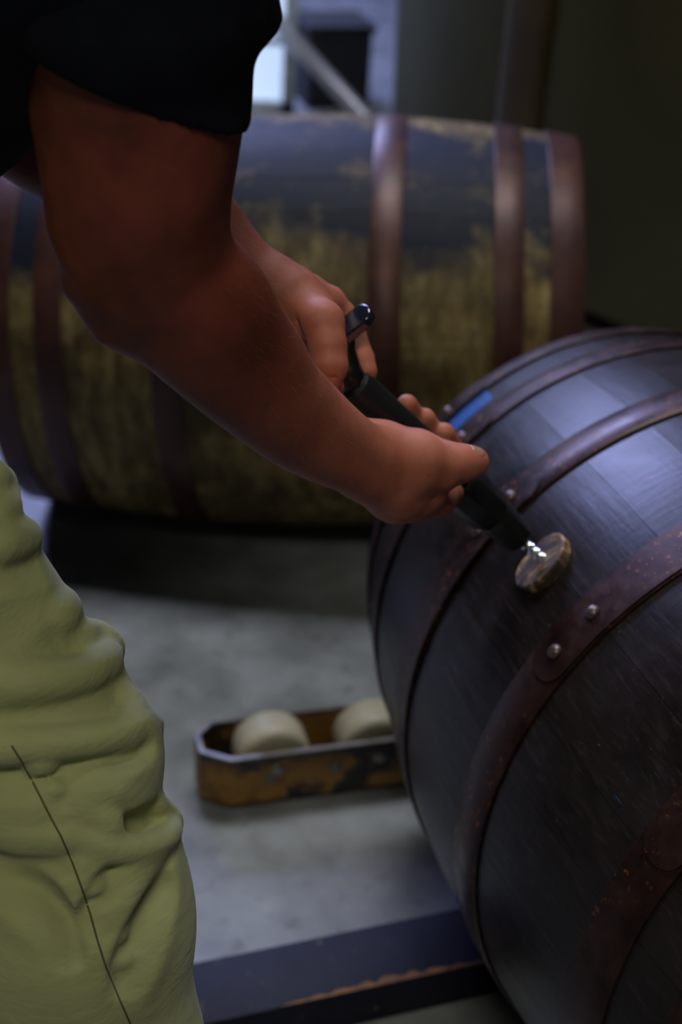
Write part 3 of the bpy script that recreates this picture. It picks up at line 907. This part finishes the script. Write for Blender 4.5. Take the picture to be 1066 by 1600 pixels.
def fold(pts, k=.014, sg=1):
    """pts: (px, py, radius, height above the surface)"""
    out_ = []
    a_ = np.array(pts, float); n_ = len(a_); dense = []
    for i in range(n_ - 1):
        p0, p1, p2, p3 = a_[max(i - 1, 0)], a_[i], a_[i + 1], a_[min(i + 2, n_ - 1)]
        m = 4
        for j in range(m):
            t = j / m; dense.append(.5 * ((2 * p1) + (p2 - p0) * t + (2 * p0 - 5 * p1 + 4 * p2 - p3) * t * t + (3 * p1 - p0 - 3 * p2 + p3) * t ** 3))
    dense.append(a_[-1])
    for px, py, r, h in dense:
        p = on_leg(px, py)
        e_ = .002; gx = V((base_d(p + V((e_, 0, 0))) - base_d(p - V((e_, 0, 0))), base_d(p + V((0, e_, 0))) - base_d(p - V((0, e_, 0))), base_d(p + V((0, 0, e_))) - base_d(p - V((0, 0, e_)))))
        nrm = gx.normalized() if gx.length > 0 else V((0, -1, 0))
        p = p - nrm * base_d(p)
        out_.append((p + nrm * (h - r) if sg > 0 else p + nrm * (r - h), r))
    return chain(out_, k, sg)


K = []
for a, b, ra, rb in BASE: K.append(('cap', a, b, ra, rb, .008, 1))
K += chain([(hipL, .115), (kneeL, .088)], .03) + chain([(kneeL, .086), (V((ankleL.x, ankleL.y, .08)), .072)], .03)
K += [('cap', tuple(hipR), tuple(hipL), .14, .14, .06, 1), ('cap', tuple(pelvis), tuple(pelvis + V((0, 0, .04))), .15, .15, .05, 1)]
# soft swells of slack cloth
K += fold([(120, 1080, .06, .001), (190, 1120, .055, .004), (205, 1200, .055, .003)], .012)
K += fold([(60, 1400, .07, .001), (50, 1480, .08, .003), (70, 1570, .08, .001)], .015)
# shallow valleys
K += fold([(-20, 1112, .030, .003), (60, 1112, .030, .0035), (140, 1102, .028, .003), (205, 1085, .02, .001)], .004, -1)
K += fold([(-20, 1198, .016, .0045), (60, 1192, .016, .0045), (140, 1186, .015, .004), (212, 1165, .012, .002)], .005, -1)
K += fold([(-20, 1222, .030, .002), (60, 1222, .030, .003), (140, 1215, .030, .002)], .004, -1)
K += fold([(150, 1266, .014, .003), (172, 1286, .014, .007), (200, 1300, .014, .008), (230, 1292, .014, .007), (250, 1268, .010, .004)], .004, -1)
K += fold([(-10, 1345, .022, .004), (45, 1392, .018, .0075), (85, 1440, .014, .0065), (104, 1480, .012, .001)], .006, -1)
K += fold([(150, 1430, .018, .001), (175, 1385, .018, .0045), (212, 1352, .018, .0045), (242, 1330, .014, .002)], .005, -1)
K += fold([(195, 1520, .02, .000), (218, 1440, .02, .0035), (238, 1390, .018, .002)], .005, -1)
K += fold([(-10, 885, .03, .004), (40, 877, .03, .004), (45, 868, .02, -.003)], .005, -1)
K += fold([(30, 1018, .03, .001), (110, 1010, .025, .004), (118, 1004, .016, -.002)], .005, -1)
K += fold([(-10, 1096, .016, .003), (60, 1092, .016, .0035), (120, 1083, .016, .003), (160, 1062, .012, .002)], .004, -1)
K += fold([(-10, 1245, .014, .002), (30, 1240, .014, .003), (70, 1240, .012, .001)], .004, -1)
K += fold([(-10, 1328, .02, .002), (50, 1338, .02, .003), (95, 1336, .016, .001)], .005, -1)
K += fold([(0, 1000, .03, .002), (45, 968, .03, .002), (75, 940, .02, -.003)], .005, -1)
# ridges
K += fold([(-30, 1172, .008, .0035), (20, 1168, .007, .0050), (80, 1163, .0062, .0058), (140, 1157, .0058, .0058), (195, 1146, .0055, .0050), (228, 1134, .0050, .0040), (243, 1126, .0045, .003)], .011)
K += fold([(136, 985, .005, .001), (156, 990, .0055, .006), (170, 1006, .006, .008), (168, 1026, .0065, .0075), (148, 1045, .007, .0065), (110, 1057, .008, .005), (50, 1064, .010, .004), (-10, 1066, .012, .002)], .011)
K += fold([(248, 1258, .004, .003), (261, 1278, .0048, .008), (258, 1298, .0052, .010), (238, 1316, .0055, .010), (205, 1326, .006, .008), (170, 1322, .006, .0065), (138, 1308, .007, .004), (100, 1300, .008, .001)], .009)
K += fold([(18, 752, .006, .002), (6, 744, .007, .004), (-12, 738, .008, .004)], .010)
K += fold([(20, 768, .005, .001), (18, 790, .006, .002), (0, 800, .007, .001)], .010)
K += fold([(50, 826, .005, .001), (44, 838, .006, .003), (22, 845, .007, .003), (-10, 848, .009, .002)], .012)
K += fold([(114, 935, .005, .000), (108, 950, .005, .0025), (96, 966, .005, .000)], .012)
K += fold([(118, 1262, .006, .001), (145, 1270, .006, .004), (165, 1280, .006, .0055), (172, 1300, .006, .003)], .009)
K += fold([(-20, 1292, .012, .002), (40, 1304, .010, .003), (100, 1310, .008, .001)], .012)
K += fold([(-20, 1262, .010, .001), (30, 1260, .010, .002), (70, 1262, .008, .000)], .012)
K += fold([(130, 1240, .008, .0), (165, 1232, .008, .002), (200, 1245, .008, .0)], .012)
K += fold([(140, 1480, .010, .000), (180, 1415, .009, .003), (215, 1362, .008, .0035), (246, 1332, .007, .001)], .012)
K += fold([(200, 1570, .010, .000), (232, 1500, .010, .003), (254, 1420, .009, .002)], .014)
K += fold([(195, 1145, .007, .000), (212, 1112, .007, .003), (200, 1080, .007, .000)], .012)
K += fold([(0, 1420, .01, .000), (40, 1440, .01, .002), (80, 1480, .009, .002), (100, 1540, .009, .0)], .014)
for i in range(11):     # small puckers along the seam
    y = 1200 + i * 38; x = 35 + (y - 1172) * .425 + 6
    K += fold([(x - 2, y, .004, .000), (x + 12, y - 4, .0035, .0022), (x + 26, y - 5, .004, -.0006)], .006)
mn = V((1e9,) * 3); mx = V((-1e9,) * 3)
leg_pts = [np.array(p[0]) for p in BASE] + [np.array(p[1]) for p in BASE]
split_lo = np.array([-.50, knee.y - .20, .28]); split_hi = np.array([.08, knee.y + .24, 1.12])
hi_mesh = field(K, .0024, (split_lo, split_hi))
lo_mesh = field([q for q in K if q[3] > .05], .012)
# coarse mesh only where the fine one does not reach
cc = lo_mesh[0][lo_mesh[1]].mean(1)
keep = ~np.all((cc > split_lo + .006) & (cc < split_hi - .006), axis=1)
tr = under(np_mesh('trousers', [hi_mesh, (lo_mesh[0], lo_mesh[1][keep])], khaki.m, None, 2))
# seam: thread line lying on the cloth
tb = BVHTree.FromPolygons([tuple(v) for v in hi_mesh[0]], [tuple(f) for f in hi_mesh[1].tolist()])
sp = [(18, 1165), (35, 1192), (58, 1235), (78, 1275), (96, 1308), (113, 1348), (128, 1388), (141, 1428), (152, 1468), (166, 1512), (184, 1555), (206, 1605), (225, 1650)]
P3 = []
for i in range(len(sp) - 1):
    for j in range(8):
        u = j / 8; x = sp[i][0] * (1 - u) + sp[i + 1][0] * u; y = sp[i][1] * (1 - u) + sp[i + 1][1] * u
        d = (_F + _R * ((x - 533) / FPX) - _U * ((y - 800) / FPX)).normalized()
        h = tb.ray_cast(_O, d)
        if h[0] is not None: P3.append((h[0], h[1]))
vs, fs = [], []
for i, (p, nr) in enumerate(P3):
    if nr.dot(_O - p) < 0: nr = -nr
    t = (P3[min(i + 1, len(P3) - 1)][0] - P3[max(i - 1, 0)][0]).normalized(); s_ = nr.cross(t).normalized()
    vs += [p - s_ * .0010 - nr * .001, p - s_ * .0006 + nr * .0002, p + s_ * .0006 + nr * .0002, p + s_ * .0010 - nr * .001]
for i in range(len(P3) - 1):
    for j in range(3): fs.append((i * 4 + j, i * 4 + j + 1, i * 4 + 4 + j + 1, i * 4 + 4 + j))
seamm = simple('dark_seam_thread', (.075, .065, .030), .9)
sm = mesh_obj('seam', vs, fs, seamm, None); under(sm)

# ---- shoes (off frame)
shoe = simple('dark_leather_boot', (.03, .022, .018), .5)
for a in (ankle, ankleL):
    q = chain([(V((a.x, a.y, .10)), .048), (V((a.x - .02, a.y, .045)), .043), (V((a.x + .10, a.y - .01, .042)), .042), (V((a.x + .17, a.y - .015, .034)), .034)], .03) + [('plane', (0, 0, -1), -.002, 0, 1)]
    under(np_mesh('boot', [field(q, .006)], shoe, None, 2))
# ---- hair on the head (off frame)
q = [('cap', tuple(headc + V((-.03, 0, .03))), tuple(headc + V((.02, 0, .035))), .100, .090, .02, 1), ('cap', tuple(headc + V((.08, 0, -.05))), tuple(headc + V((.12, 0, -.06))), .085, .085, .01, -1), ('plane', (0, 0, -1), -(headc.z - .03), 0, 1)]
under(np_mesh('hair', [field(q, .008)], simple('brown_hair', (.05, .03, .02), .7), None, 1))
